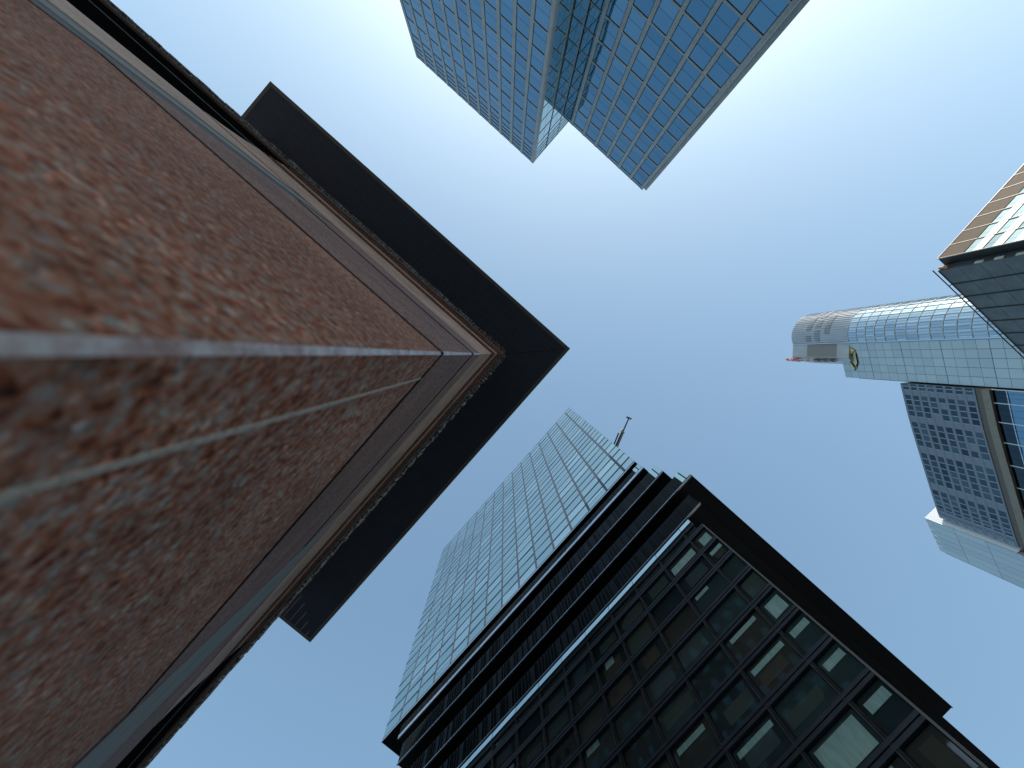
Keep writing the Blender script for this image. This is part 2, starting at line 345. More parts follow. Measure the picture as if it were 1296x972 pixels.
bay_B(4.3, 6.6, 10.4, 24)
mb = MB(); mb.box(-72, -22, SY, 4.3, .13, ZL-.05, M['stone_fine']); mb.build('base_wall', rg)
mb = MB(); mb.box(-4.4, SX, 24, 74, .13, ZL-.05, M['stone_fine']); mb.build('base_wall', rg)
mb = MB(); mb.box(-70, -4.6, 4.6, 72, .13, ZL-.05, M['black']); mb.build('core', rg)
# tower wall above the cornice
WX, WY = SX+.30, SY-.30
mb = MB(); mb.box(-68, WX, WY, 70, ZL+.9, H_SLAB, M['stone_tower']); mb.build('tower_wall', rg)
# rows of dentils and sill courses: the rough fringe seen edge-on past the cornice
def course(z, pitch, deep, tall, xe, ye, m):
    mb = MB(); x = WX-.02
    mb.box(xe, WX+.02, WY-.012, WY+.02, z+.12, z+tall-.02, M['stone_fine']); mb.box(WX-.02, WX+.012, WY+.02, ye, z+.12, z+tall-.02, M['stone_fine'])
    while x > xe:
        w_ = pitch*rnd.uniform(.35, .75); d = deep*rnd.uniform(.55, 1.0)
        if True: mb.box(x-w_, x, WY-d, WY+.1, z+rnd.uniform(-.1, .1), z+tall, m)
        x -= pitch*rnd.uniform(.85, 1.2)
    y = WY+.02
    while y < ye:
        w_ = pitch*rnd.uniform(.35, .75); d = deep*rnd.uniform(.55, 1.0)
        if True: mb.box(WX-.1, WX+d, y, y+w_, z+rnd.uniform(-.1, .1), z+tall, m)
        y += pitch*rnd.uniform(.85, 1.2)
    mb.build('dentil_course', rg)
course(17.0, .11, .16, .5, -30, 32, M['stone_pale'])
course(21.5, .16, .22, .5, -36, 40, M['stone_pale'])
course(27.0, .20, .26, .6, -46, 50, M['stone_pale'])
course(38.0, .30, .36, .8, -53, 55, M['stone_pale'])
specs = []
FA, FB = Frame((WX, WY), (-1, 0), (0, -1)), Frame((WX, WY), (0, 1), (1, 0))
wm = MB()
for fr in (FA, FB):
    for k in range(20):
        for i in range(21):
            a = 2.0+i*3.15; h = 17.2+k*4.05
            fr.box(wm, a, a+1.5, h, h+2.1, .004, .02, M['gasket'])
            fr.pane(wm, a+.1, a+1.4, h+.1, h+2.0, .03, M['glass_light'][0], .004, .02)
            fr.box(wm, a-.1, a+1.6, h-.2, h-.02, .004, .05, M['stone_pale'])
wm.build('window', rg, kind='stuff')
# the roof slab
X0, Y0, Y1, X1 = -73.4, -10.3, 76.9, 9.72
mb = MB(); mb.box(X0+.75, X1-.75, Y0+.75, Y1-.75, H_SLAB, H_SLAB+1.0, M['soffit']); sl = sub(mb.build('roof_slab', rg), rg)
mb = MB()
mb.box(X0, X1, Y0, Y0+.748, H_SLAB-.06, H_SLAB+1.2, M['trim']); mb.box(X0, X1, Y1-.748, Y1, H_SLAB-.06, H_SLAB+1.2, M['trim'])
mb.box(X0, X0+.748, Y0+.75, Y1-.75, H_SLAB-.06, H_SLAB+1.2, M['trim']); mb.box(X1-.748, X1, Y0+.75, Y1-.75, H_SLAB-.06, H_SLAB+1.2, M['trim'])
mb.build('edge_trim', sl)
for x, ln in ((1.38, 6.2), (3.03, 5.3), (4.63, 4.0), (6.26, 2.6), (7.9, 1.1)):
    mb = MB(); mb.box(x-.055, x+.055, 76.6-ln-.5, 76.1, H_SLAB-.05, H_SLAB-.004, M['slit']); mb.build('light_slit', sl)
mb = MB(); mb.bar((WX+.2, WY-.2, H_SLAB-.02), (X1-.75, Y0+.75, H_SLAB-.02), .045, M['dark_metal']); mb.build('mitre_joint', sl)

# ================================================================== glass tower, lower right of the picture
S = 1.17
UB = 27.0*S
gt = thing('glass_tower', 'pale cyan glass tower stepping out over black bands and a dark windowed block', 'building', (UB+20, 30, 0))
FBk = Frame((UB, 0), (0, 1), (-1, 0))
# --- upper shaft
hb, ht = 73.4*S, 147.6*S
wa, wb = -.95*S, 61.7*S
dep = 46*S
mb = MB(); mb.box(UB+.12, UB+dep, wa+.05, wb-.05, hb+.05, ht-.3, M['spandrel']); mb.build('shaft_wall', gt)
floors = [hb]+[x*S for x in (76.5, 79.6, 82.8, 85.8, 88.9, 92.1, 95.1, 98.3, 101.6, 104.5, 107.8, 110.8, 114.1, 117.3, 120.2, 123.3, 126.5, 129.7, 132.7, 135.9, 139.4, 143.5)]+[ht]
cols = [wa, 1.29*S]+[1.29*S+i*4.31*S for i in range(1, 14)]+[wb]
for k in range(len(floors)-1):
    mb = MB(); FBk.box(mb, wa, wb, floors[k]-(.02 if k else 0), floors[k]+.42, -.1, .03, M['mullion_grey']); mb.build('floor_band', gt)
mb = MB(); FBk.box(mb, wa, wb, ht-.15, ht, -.1, .03, M['mullion_grey']); mb.build('floor_band', gt)
for c in cols[1:-1]:
    mb = MB(); FBk.box(mb, c-.24, c+.24, hb, ht-.2, -.1, .012, M['mullion_grey']); mb.build('mullion', gt)
specs = []
def win_B(a0, a1, h0, h1):
    g_ = rnd.choice([0, 0, 0, 1, 1, 2]); part = rnd.random() < .22; fr = rnd.uniform(.25, .6)
    def draw(mb):
        FBk.pane(mb, a0, a1, h0, h1, -.02, M['glass_cyan'][g_], .006)
        if part: FBk.pane(mb, a0+.1, a1-.1, h1-(h1-h0)*fr, h1-.05, .0, M['glass_cyan'][2], .002, .01)
    return draw
for k in range(len(floors)-1):
    for i in range(len(cols)-1):
        a0 = cols[i]+(.26 if i else .06); a1 = cols[i+1]-(.26 if i < len(cols)-2 else .06)
        h0, h1 = floors[k]+.44, floors[k+1]-.04
        specs.append((FBk.area(a0, a1, h0, h1)*.02, win_B(a0, a1, h0, h1)))
up_specs = specs
# glass on the side faces of the shaft so that it is whole from any side
mb = MB(); mb.box(UB+.3, UB+dep-.3, wa-.0, wa+.04, hb+.3, ht-.3, M['glass_cyan'][1]); mb.build('side_glazing', gt)
mb = MB(); mb.box(UB+.3, UB+dep-.3, wb-.04, wb, hb+.3, ht-.3, M['glass_cyan'][1]); mb.build('side_glazing', gt)
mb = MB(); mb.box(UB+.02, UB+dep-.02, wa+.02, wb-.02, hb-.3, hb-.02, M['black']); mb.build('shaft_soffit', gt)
mb = MB(); FBk.box(mb, wa, wb, hb-.34, hb-.003, .001, .05, M['bright_rail']); mb.build('edge_rail', gt)
# --- overhanging bands with dark recessed terraces between
core_w0, core_w1 = .2*S, 55*S
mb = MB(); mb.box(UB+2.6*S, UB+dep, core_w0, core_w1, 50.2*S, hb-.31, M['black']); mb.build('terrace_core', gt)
bands = [(68.8, 71.4, -1.03, 55.9, 44), (62.8, 66.4, -2.34, 54.0, 45), (56.15, 59.4, -4.02, 52.0, 46), (50.25, 53.5, -2.0, 50.5, 50)]
for bi, (z0, z1, w0, w1, dp) in enumerate(bands):
    z0 *= S; z1 *= S; w0 *= S; w1 *= S; dp *= S
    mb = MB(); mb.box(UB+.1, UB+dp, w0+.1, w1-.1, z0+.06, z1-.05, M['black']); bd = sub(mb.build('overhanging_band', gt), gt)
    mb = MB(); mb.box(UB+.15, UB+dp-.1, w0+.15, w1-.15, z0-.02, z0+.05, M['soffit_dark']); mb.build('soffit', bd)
    mb = MB()
    FBk.box(mb, w0, w1, z0-.06, z0+(.75 if bi == 0 else .08), -.1, .12, M['bright_rail']); 
    mb.box(UB-.1, UB+dp, w0-.06, w0+.12, z0-.06, z0+.20, M['dark_metal']); mb.build('edge_rail', bd)
    mb = MB(); a = w0+.05                          # vertical louvre blades in front of glass blackened as if mirroring the canopy
    FBk.pane(mb, w0+.02, w1-.02, z0+.1, z1-.02, -.02, M['band_glass'], 0)
    while a < w1-.1:
        FBk.box(mb, a, a+.05, z0+.25, z1-.1, -.02, .10+.03*rnd.random(), M['louvre']); a += .62*rnd.choice((1, 1, 1, .5, 2))
    mb.build('louvre_screen', bd)
    mb = MB(); 
    if bi < 3:
        FBk.pane(mb, w0+.04, w0+.62*S, z0+.85 if bi == 0 else z0+.3, z1-.04, .135, M['glass_cyan'][1], 0, .02); FBk.pane(mb, w0+.78*S, w0+1.35*S, z0+.85 if bi == 0 else z0+.3, z1-.04, .135, M['glass_cyan'][0], 0, .02)
        mb.build('corner_glazing', bd)
# --- lower block with large windows
lz = 50.1*S
lw0, lw1 = -.40*S, 58*S
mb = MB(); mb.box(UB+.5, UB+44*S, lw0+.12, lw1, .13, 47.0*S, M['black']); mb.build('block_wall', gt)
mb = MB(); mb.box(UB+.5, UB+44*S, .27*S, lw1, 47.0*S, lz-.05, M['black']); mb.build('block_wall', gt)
pv_cols = [lw0, 1.75*S]+[1.75*S+i*3.86*S for i in range(1, 15)]+[lw1]
# bright glazed parapet strip at its top, leaned back to mirror the sky
mb = MB()
for i in range(len(pv_cols)-1):
    a0, a1 = max(pv_cols[i], .25*S)+.03, pv_cols[i+1]-.03
    FBk.pane(mb, a0, a1, 48.85*S, lz-.06, .03, M['glass_cyan'][rnd.choice((2, 2, 0))], .004, lean=.19)
mb.build('parapet_glazing', gt, label='bright pale strip of glazing along the top of the dark block')
mb = MB(); FBk.box(mb, .22*S, lw1, 48.35*S, 48.82*S, -.1, .12, M['mullion_grey']); mb.build('floor_band', gt)
fl = [47.0, 44.07, 40.95, 37.9, 34.88, 31.8, 28.55, 25.35, 22.3, 19.2, 16.1, 13.0, 9.9, 6.8, 3.7]
for i, z in enumerate(fl):
    z *= S; t = .36
    mb = MB(); FBk.box(mb, lw0, lw1, z-t, z-.06, -.2, .10, M['spandrel']); FBk.box(mb, lw0, lw1, z+.06, z+t, -.2, .10, M['spandrel']); FBk.box(mb, lw0, lw1, z-.06, z+.06, -.2, .03, M['gasket'])
    mb.build('floor_band', gt)
for c in pv_cols[1:-1]:
    mb = MB(); FBk.box(mb, c-.12, c+.14, .2, 48.3*S, -.25, .075, M['dark_metal']); FBk.box(mb, c+.145, c+.175, .2, 48.3*S, -.2, .085, M['trim']); mb.build('mullion', gt)
mb = MB(); FBk.box(mb, lw0-.02, lw0+.14, .13, 47*S, -.5, .13, M['trim']); mb.build('corner_post', gt)
specs = []
def win_low(a0, a1, h0, h1, k, i):
    r = rnd.random(); g_ = rnd.choice((0, 0, 1, 1, 2))
    bl = None
    room = (rnd.uniform(0, .25), rnd.uniform(.75, 1), rnd.uniform(0, .3), rnd.uniform(.6, 1), rnd.choice(M['room'])) if rnd.random() < .6 else None
    if (i, k) in BL: bl = BL[(i, k)]
    elif r < .17 and k > 0: bl = (rnd.uniform(.0, .5), rnd.uniform(.75, 1), rnd.uniform(.55, .8), 1.)
    def draw(mb):
        FBk.box(mb, a0, a1, h0, h1, -.3, -.22, M['gasket'])
        FBk.pane(mb, a0+.08, a1-.08, h0+.08, h1-.08, -.16, M['glass_dark'][g_], .004)
        if room:
            W = a1-a0-.3; Hh = h1-h0-.3; u0, u1, v0, v1, rm = room
            FBk.box(mb, a0+.15+W*u0, a0+.15+W*u1, h0+.15+Hh*v0, h0+.15+Hh*v1, -.17, -.148, rm)
        if bl:
            x0, x1, y0, y1 = bl; W = a1-a0-.3; Hh = h1-h0-.3
            FBk.box(mb, a0+.15+W*x0, a0+.15+W*x1, h0+.15+Hh*y0, h0+.15+Hh*y1, -.14, -.125, M['blind'])
    return draw
BL = {(0, 1): (.1, .8, .1, .75), (0, 2): (.05, .9, .6, .85), (0, 5): (.1, .9, .15, .85), (0, 6): (.05, .95, .6, .85), (0, 7): (.05, .95, .6, .85), (0, 8): (.05, .95, .55, .85),
      (1, 1): (.05, .98, .2, .75), (1, 6): (.05, .95, .7, .9), (1, 8): (.05, .95, .05, .9), (2, 7): (.05, .95, .7, .88), (1, 5): (.1, .9, .75, .95), (3, 6): (.1, .9, .7, .9)}
for k in range(len(fl)):
    h1 = fl[k]*S-.36; h0 = (fl[k+1]*S+.36) if k+1 < len(fl) else .6
    for i in range(len(pv_cols)-1):
        a0 = pv_cols[i]+(.2 if i else .14); a1 = pv_cols[i+1]-.15
        specs.append((FBk.area(a0, a1, h0, h1), win_low(a0, a1, h0, h1, k+1, i)))
h0, h1 = 47.0*S+.42, 48.3*S                       # clerestory row under the parapet, with pale pieces for sky reflections
for i in range(len(pv_cols)-1):
    a0 = max(pv_cols[i], .2*S)+.2; a1 = pv_cols[i+1]-.15
    def draw(mb, a0=a0, a1=a1):
        FBk.pane(mb, a0, a1, h0, h1, -.1, M['glass_dark'][0], .003)
        FBk.pane(mb, a0+.1, a1-.3, h1-.62, h1-.05, -.08, M['glass_cyan'][2], .004, .01, lean=.19)  # pale leaned piece added as the pane's bright sky reflection
    specs.append((FBk.area(a0, a1, h0, h1), draw))
place_windows(gt, up_specs+specs)
mb = MB(); mb.box(UB+.45, UB+44*S, lw0+.02, lw0+.11, .13, 46.9*S, M['glass_dark'][0]); mb.build('side_glazing', gt)

# --- maintenance crane on its roof
b0 = P(779.5, 566.5, ht+3.5); tip = P(796, 529, ht+3.5)
rc = thing('roof_crane', 'thin dark crane boom reaching past the roof of the cyan glass tower', 'crane', (b0.x, b0.y+3, ht-.3))
dv = (tip-b0).normalized(); st = b0-dv*4
sd = dv.cross(Vector((0, 0, 1))).normalized()
mb = MB(); mb.box(st.x-1, st.x+1, st.y-1, st.y+1, ht-.3, ht+2.4, M['crane_grey']); mb.build('pedestal', rc)
mb = MB(); L_ = (tip-st).length; nseg = 12
mid = st+dv*L_*.66
mb.hexa([st-sd*.55+Vector((0, 0, -.5)), mid-sd*.5+Vector((0, 0, -.4)), mid+sd*.1+Vector((0, 0, -.4)), st+sd*.1+Vector((0, 0, -.5)), st-sd*.55+Vector((0, 0, .4)), mid-sd*.5+Vector((0, 0, .3)), mid+sd*.1+Vector((0, 0, .3)), st+sd*.1+Vector((0, 0, .4))], M['crane_pale'])
mb.bar(st+sd*.35, mid+sd*.3, .3, M['crane_grey']); mb.build('main_boom', rc)
mb = MB(); mb.bar(mid-dv*.5, tip, .30, M['crane_grey'], .24); mb.bar(mid-sd*.5-dv*.6, mid+sd*.8+dv*.3, .5, M['crane_pale']); mb.build('boom_extension', rc)
mb = MB(); mb.bar(tip-sd*1.0, tip+sd*1.0, .38, M['crane_grey']); mb.bar(tip, tip-Vector((0, 0, 2.2)), .08, M['crane_grey']); mb.build('hook_head', rc)
q0, q1 = P(776.5, 564, ht+3), P(783, 548, ht+3)
q0 = q0-(q1-q0)*.8
mb = MB(); mb.bar(q0, q1, .28, M['crane_grey']); mb.bar(q0, (q0.x, q0.y, ht-.3), .3, M['crane_grey']); mb.build('counter_boom', rc)

# ================================================================== blue office tower, top of the picture
ot = thing('office_tower', 'blue glass office tower with grey stone columns and two stepped wings', 'building', (-30, -90, 0))
HL, HR = 178.0, 165.0
WL, WR = -61.0, -75.3
UL0, UL1 = -97.0, -39.6
UR1 = -1.9
FL = Frame((UL1, WL), (-1, 0), (0, 1)); FRt = Frame((UL1, WL), (0, -1), (1, 0)); FR = Frame((UR1, WR), (-1, 0), (0, 1))
mb = MB(); mb.box(UL0, UL1-.3, WL-40, WL-.3, .13, HL-.2, M['spandrel']); mb.build('wing_wall', ot)
mb = MB(); mb.box(UL1-.28, UR1-.3, WR-34, WR-.3, .13, HR-.2, M['spandrel']); mb.build('wing_wall', ot)
specs = []
def win_T(fr, a0, a1, h0, h1, tr=.42):
    g_ = rnd.choice((0, 0, 1, 2))
    def draw(mb):
        fr.box(mb, a0, a1, h0, h1, -.25, -.12, M['gasket'])
        e = .17
        if h1-h0 > 4:
            m_ = h0+(h1-h0)*tr
            fr.pane(mb, a0+e, a1-e, h0+e, m_-.05, -.08, M['glass_blue'][g_], .0025)
            fr.pane(mb, a0+e, a1-e, m_+.05, h1-e, -.08, M['glass_blue'][rnd.choice((0, g_))], .0025)
        else: fr.pane(mb, a0+e, a1-e, h0+e*.6, h1-e*.6, -.08, M['glass_blue'][g_], .002)
    return draw
rF = [163.3-8.28*i for i in range(19)]           # floor lines of the right wing
lF = [141.6+8*(i) for i in range(0, -17, -1)]
lF = [176.4, 173.9, 171.4, 168.7, 164.9, 157.2, 149.4]+lF
def wing(fr, cols, floors, top, cw, bar):
    for c in cols:
        mb = MB(); fr.box(mb, c-cw/2, c+cw/2, .13, top, -.3, .10, M['concrete_grey']); mb.build('column', ot)
    fl_ = [top]+floors+[.2]
    mb = MB()
    for z in floors: fr.box(mb, cols[0], cols[-1], z-bar/2, z+bar/2, -.3, .07 if bar > .2 else .0, M['concrete_grey'] if bar > .2 else M['gasket'])
    mb.build('floor_bars', ot)
    for k in range(len(fl_)-1):
        h1, h0 = fl_[k]-bar/2, fl_[k+1]+bar/2
        if h1-h0 < .4: continue
        for i in range(len(cols)-1):
            a0, a1 = cols[i]+cw/2, cols[i+1]-cw/2
            specs.append((fr.area(a0, a1, h0, h1), win_T(fr, a0, a1, h0, h1)))
rc_cols = [.55]+[5.95+5.48*i for i in range(6)]
wing(FR, rc_cols, rF, HR, 1.0, .55)
# dark glazed bay between the last column and the inner corner
inner_w = (UR1-UL1)
for k, z in enumerate([HR]+rF):
    zb = ([HR]+rF+[.2])[k+1]
    specs.append((FR.area(rc_cols[-1]+.5, inner_w, zb, z), win_T(FR, rc_cols[-1]+.5, inner_w-.15, zb+.2, z-.2)))
mb = MB()
for z in rF: FR.box(mb, rc_cols[-1]+.5, inner_w-.1, z-.14, z+.14, -.3, .02, M['concrete_grey'])
mb.build('floor_bars', ot)
# end pier of the right wing, set back behind the corner column
mb = MB(); mb.box(UR1+.02, UR1+1.15, WR-3.0, WR-.9, .13, HR+.3, M['concrete_grey']); mb.build('end_pier', ot)
lcols = [.6]+[.6+5.2*i for i in range(1, 11)]+[UL1-UL0-.4]
wing(FL, lcols, lF, HL, 1.05, .40)
# return face of the left wing
mb = MB(); FRt.box(mb, .0, 1.1, .13, HL, -.3, .10, M['concrete_grey']); mb.build('column', ot)
rcol = [1.1, 7.4, 13.9, 20.5, 27, 33.5, 39.8]
for c in rcol[1:]:
    mb = MB(); FRt.box(mb, c-.28, c+.28, HR+.2 if c > 14.5 else .13, HL, -.3, .03 if c > 13 and c < 15 else .0, M['concrete_grey'] if 13 < c < 15 else M['gasket']); mb.build('column', ot)
mb = MB()
for z in lF: FRt.box(mb, 1.1, 39.8, z-.11, z+.11, -.3, .02, M['concrete_grey'] if z < 150 else M['gasket'])
mb.build('floor_bars', ot)
flr = [HL]+lF+[.2]
for k in range(len(flr)-1):
    for i in range(len(rcol)-1):
        a0, a1, h0, h1 = rcol[i]+.28, rcol[i+1]-.28, flr[k+1]+.12, flr[k]-.12
        if i >= 2 and h0 < HR: continue
        def draw(mb, a0=a0, a1=a1, h0=h0, h1=h1):
            m_ = (a0+a1)/2
            FRt.pane(mb, a0, m_-.05, h0, h1, -.06, M['glass_cyan'][1], .002); FRt.pane(mb, m_+.05, a1, h0, h1, -.06, M['glass_cyan'][1], .002)
            FRt.box(mb, a0, a1, h0-.02, h1+.02, -.2, -.12, M['gasket'])
        specs.append((FRt.area(a0, a1, h0, h1)*.6, draw))
place_windows(ot, specs)
mb = MB(); mb.box(UL0-.1, UL1+.0, WL-40, WL+.0, HL-.19, HL, M['concrete_grey']); mb.build('roof_edge', ot)
mb = MB(); mb.box(UL1+.1, UR1+.0, WR-34, WR+.0, HR-.19, HR, M['concrete_grey']); mb.build('roof_edge', ot)

# ================================================================== brown tower, right edge of the picture
bt = thing('brown_tower', 'brown stone tower with white spandrels, slate grey side and navy roof rail', 'building', (90, -110, 0))
HJ = 115.0
JU, JW = 65.0, -88.9
NU, NW = 67.6, -87.0
mb = MB(); mb.box(NU+.3, NU+60, JW-50, NW-.3, .13, HJ-.1, M['gasket']); mb.build('core', bt)
mb = MB(); mb.box(JU+.15, NU+.28, JW-50, JW-.15, .13, HJ-.1, M['gasket']); mb.build('core', bt)
FJ = Frame((JU, JW), (0, -1), (-1, 0)); FD = Frame((NU, NW), (1, 0), (0, 1))
MOD, FLH = 4.5, 4.25
mb = MB()
for i in range(11): FJ.box(mb, i*MOD+.05, i*MOD+MOD-.02, HJ-6.4, HJ, -.14, .0, M['brown_panel'])
mb.build('parapet', bt)
for i in range(12):
    mb = MB(); FJ.box(mb, i*MOD-.06 if i else .0, i*MOD+.09, 30, HJ-.02, -.14, .09, M['pale_line']); mb.build('rib', bt)
mb = MB(); FJ.box(mb, .1, 49, HJ-.22, HJ+.02, -.14, .10, M['pale_line']); mb.build('roof_edge', bt)
specs = []
for k in range(14):
    z = HJ-6.4-k*FLH
    mb = MB(); FJ.box(mb, .1, 49, z-FLH+.03, z-2.15, -.14, .02, M['white_panel']); mb.build('spandrel', bt)
    for i in range(11):
        a0, a1 = i*MOD+.13, i*MOD+MOD-.1
        g_ = rnd.choice((0, 0, 1))
        def draw(mb, a0=a0, a1=a1, z=z, g_=g_):
            FJ.box(mb, a0, a1, z-2.1, z-.03, -.2, -.14, M['gasket'])
            m_ = a0+(a1-a0)*.35
            FJ.pane(mb, a0+.05, m_-.03, z-2.04, z-.1, -.1, M['glass_light'][g_], .004); FJ.pane(mb, m_+.03, a1-.05, z-2.04, z-.1, -.1, M['glass_light'][g_], .004)
        specs.append((FJ.area(a0, a1, z-2.1, z), draw))
place_windows(bt, specs)
mb = MB(); FJ.box(mb, 0, 49, .13, 30, -.14, 0, M['brown_panel']); mb.build('base_wall', bt)
# slate side
mb = MB()
for k in range(24):
    for i in range(12):
        a0 = i*4.6 if i else .0; z = HJ-.3-k*4.7
        mtl = M['slate_panel']
        FD.pane(mb, a0+.09, a0+4.6-.09, z-4.66, z-.04, 0, mtl, .0015, .12)
mb.build('side_cladding', bt, label='slate grey cladding of the shaded side')
for i in range(1, 12):
    mb = MB(); FD.box(mb, i*4.6-.13, i*4.6+.13, 2, HJ-.3, -.1, .16, M['gasket']); mb.build('side_mullion', bt)
mb = MB(); FD.box(mb, -.3, 56, HJ-.28, HJ+.05, -.3, .05, M['dark_metal']); mb.build('roof_edge', bt)
# notch at the corner, with pale boxes standing in for sun reflections
mb = MB(); mb.box(NU-.2, NU+.28, JW-.1, NW-.02, .13, HJ-.1, M['slate_panel']); mb.build('corner_notch', bt)
mb = MB(); mb.box(NU-.9, NU-.22, NW-.9, NW-.5, HJ-2.2, HJ+.02, M['stone_pink']); mb.build('corner_cap', bt)
for k in range(10):
    z = HJ-8.6-k*FLH
    mb = MB(); FL2 = Frame((NU-.2, NW-.55), (0, -1), (-1, 0)); FL2.box(mb, -.32, .32, z-1.9, z, .0, .22, M['glint_cream']); FL2.box(mb, .45, .7, z-1.0, z-.2, .0, .16, M['glass_cyan'][2]); mb.build('corner_glint', bt)
# roof rail
mb = MB(); y = NW+.62
mb.bar((NU-1.3, y, HJ+.25), (NU+55, y, HJ+.25), .13, M['navy_rail'], sides=8); rl = sub(mb.build('roof_rail', bt), bt)
for i in range(1, 12):
    mb = MB(); mb.bar((NU+i*4.6, NW-.1, HJ-.1), (NU+i*4.6, y, HJ+.25), .11, M['navy_rail']); mb.build('rail_bracket', rl)

# ================================================================== tall bank tower, right of centre
kt = thing('bank_tower', 'tower with round ribbed metal head, pale teal shafts and yellow emblem', 'building', (150, -105, 0))
C0 = Vector((120, -119.4)); RR = 11.9
A0, A1 = math.radians(114.5), math.radians(282)
def arc(r, n_, a0=A0, a1=A1): return [(C0.x+r*math.cos(a0+(a1-a0)*i/n_), C0.y+r*math.sin(a0+(a1-a0)*i/n_)) for i in range(n_+1)]
T0, T1 = Vector(arc(RR, 1)[0]), Vector((129.2, -99.4))
HG, HT, HM = 209.0, 216.0, 250.0
core = arc(RR-.45, 15)+[(150, -140), (152, -118), (T1.x+1, T1.y-.6), (T1.x-.2, T1.y-.5)]
mb = MB(); mb.prism(core, .13, HG, M['spandrel']); mb.build('shaft_core', kt)
# round curtain wall
mb = MB(); ns = 15; ap = arc(RR, ns)
for i in range(ns):
    p, q = Vector(ap[i]), Vector(ap[i+1]); al = q-p; nm = Vector((al.y, -al.x))
    if nm.dot((p+q)/2-C0) < 0: nm = -nm
    fr = Frame(p, al, nm); ln = al.length; z = HG-.1; k = 0
    while z > 90:
        if not (i == 7 and k == 9):
            
            m_ = ln/2
            fr.pane(mb, .2, m_-.04, z-4.85, z-.2, 0, M['shaft_glass'][rnd.choice((0, 0, 1, 2))], .008); fr.pane(mb, m_+.04, ln-.2, z-4.85, z-.2, 0, M['shaft_glass'][rnd.choice((0, 0, 1, 2))], .008)
        else: fr.pane(mb, .2, ln-.2, z-4.85, z-.2, 0, M['tan_dark'], 0)
        z -= 5.05; k += 1
mb.build('curved_glazing', kt)
mb = MB()
for i in range(ns+1):
    p = Vector(ap[i]); d = (p-C0).normalized(); mb.bar((*(C0+d*(RR+.05)), 90), (*(C0+d*(RR+.05)), HG), .19, M['white_rib'], sides=4)
mb.build('curved_mullions', kt)
z = HG
while z > 88:
    mb = MB()
    r0, r1 = arc(RR-.15, ns), arc(RR+.12, ns)
    for i in range(ns):
        mb.hexa([(*r0[i], z-.18), (*r1[i], z-.18), (*r1[i+1], z-.18), (*r0[i+1], z-.18), (*r0[i], z+.18), (*r1[i], z+.18), (*r1[i+1], z+.18), (*r0[i+1], z+.18)], M['white_rib'])
    z -= 5.05; mb.build('floor_ring', kt)
mb = MB(); mb.prism(core, .12, 88, M['tile'][0]); mb.build('shaft_base', kt)
# metal head
PH = P(1003, 452, HM)
head = arc(RR-.15, 30)+[(136, -128), (132, -110), (PH.x+2, PH.y+.6), (PH.x, PH.y)]
mb = MB(); mb.prism(head, HG+.02, HM, M['shaft_metal']); mb.build('metal_head', kt)
mb = MB()
for i in range(0, 31):
    p = Vector(arc(RR-.15, 30)[i]); d = (p-C0).normalized(); mb.bar((*(C0+d*RR), HG+.1), (*(C0+d*RR), HM-.3), .16, M['bright_rail'], sides=4)
mb.build('head_ribs', kt)
for zz in (221, 228, 234.5):
    ap2 = arc(RR+.02, 30)
    for i in range(1, 19):
        if rnd.random() < .8:
            p, q = Vector(ap2[i]), Vector(ap2[i+1]); al = q-p; nm = Vector((al.y, -al.x)); nm = nm if nm.dot(p-C0) > 0 else -nm
            mb = MB(); Frame(p, al, nm).box(mb, .25, al.length-.25, zz, zz+3.6, -.1, .03, M['head_louvre']); mb.build('louvre', kt)
hv = PH.xy-Vector(arc(RR-.15, 30)[0]); hn = Vector((hv.y, -hv.x)); hn = hn if hn.dot(Vector((-1, 1))) > 0 else -hn
FH = Frame(arc(RR-.15, 30)[0], hv, hn)
mb = MB(); FH.box(mb, .3, hv.length-.3, 217, 238, .0, .06, M['head_louvre']); mb.build('louvre', kt)
mb = MB(); mb.bar((T0.x-.2, T0.y+.1, 60), (T0.x-.2, T0.y+.1, HM), .28, M['bright_rail'], sides=6); mb.build('seam_rail', kt)
# flat tiled wall
tv = T1-T0; tn = Vector((tv.y, -tv.x)); tn = tn if tn.dot(Vector((-1, 1))) > 0 else -tn
FT = Frame(T0, tv, tn); TL = tv.length
mb = MB(); FT.box(mb, .15, TL, .13, HT, -.8, -.1, M['gasket']); mb.build('tiled_wall_backing', kt)
mb = MB(); nrow, tw = 5, (TL-.3)/5
z = HT-.05; k = 0
while z > 70:
    for i in range(5):
        FT.pane(mb, .3+i*tw+.06, .3+(i+1)*tw-.06, z-4.15, z-.06-(.1 if k % 4 == 0 else 0), 0, M['tile'][rnd.choice((0, 0, 0, 1, 2))], .0015, .09)
    z -= 4.2; k += 1
mb.build('tile_cladding', kt)
# emblem: flat yellow ring on the tiles
def on_wall(px, py, d=.12):
    r_ = ray(px, py); o_ = Vector((0, 0, CAM_H)); n3 = FT.n; t = (FT.p(0, 0, d)-o_).dot(n3)/r_.dot(n3)
    q = o_+r_*t; return ((q-FT.o).dot(FT.a), q.z)
def zz(x, y): return (960+x/8.1, 380+y/8.1)
outer = [zz(*p) for p in ((948, 487), (985, 507), (1002, 545), (1021, 640), (1012, 690), (990, 716), (955, 680), (936, 630), (917, 565), (925, 520))]
inner = [zz(*p) for p in ((972, 540), (985, 560), (992, 600), (1001, 665), (996, 682), (986, 688), (965, 655), (948, 632), (933, 604), (950, 575))]
em = MB(); k = len(outer); base = 0
for (dd, pts) in ((.10, outer), (.10, inner), (.34, outer), (.34, inner)):
    for p in pts:
        a, h = on_wall(*p); em.v.append(tuple(FT.p(a, h, dd)))
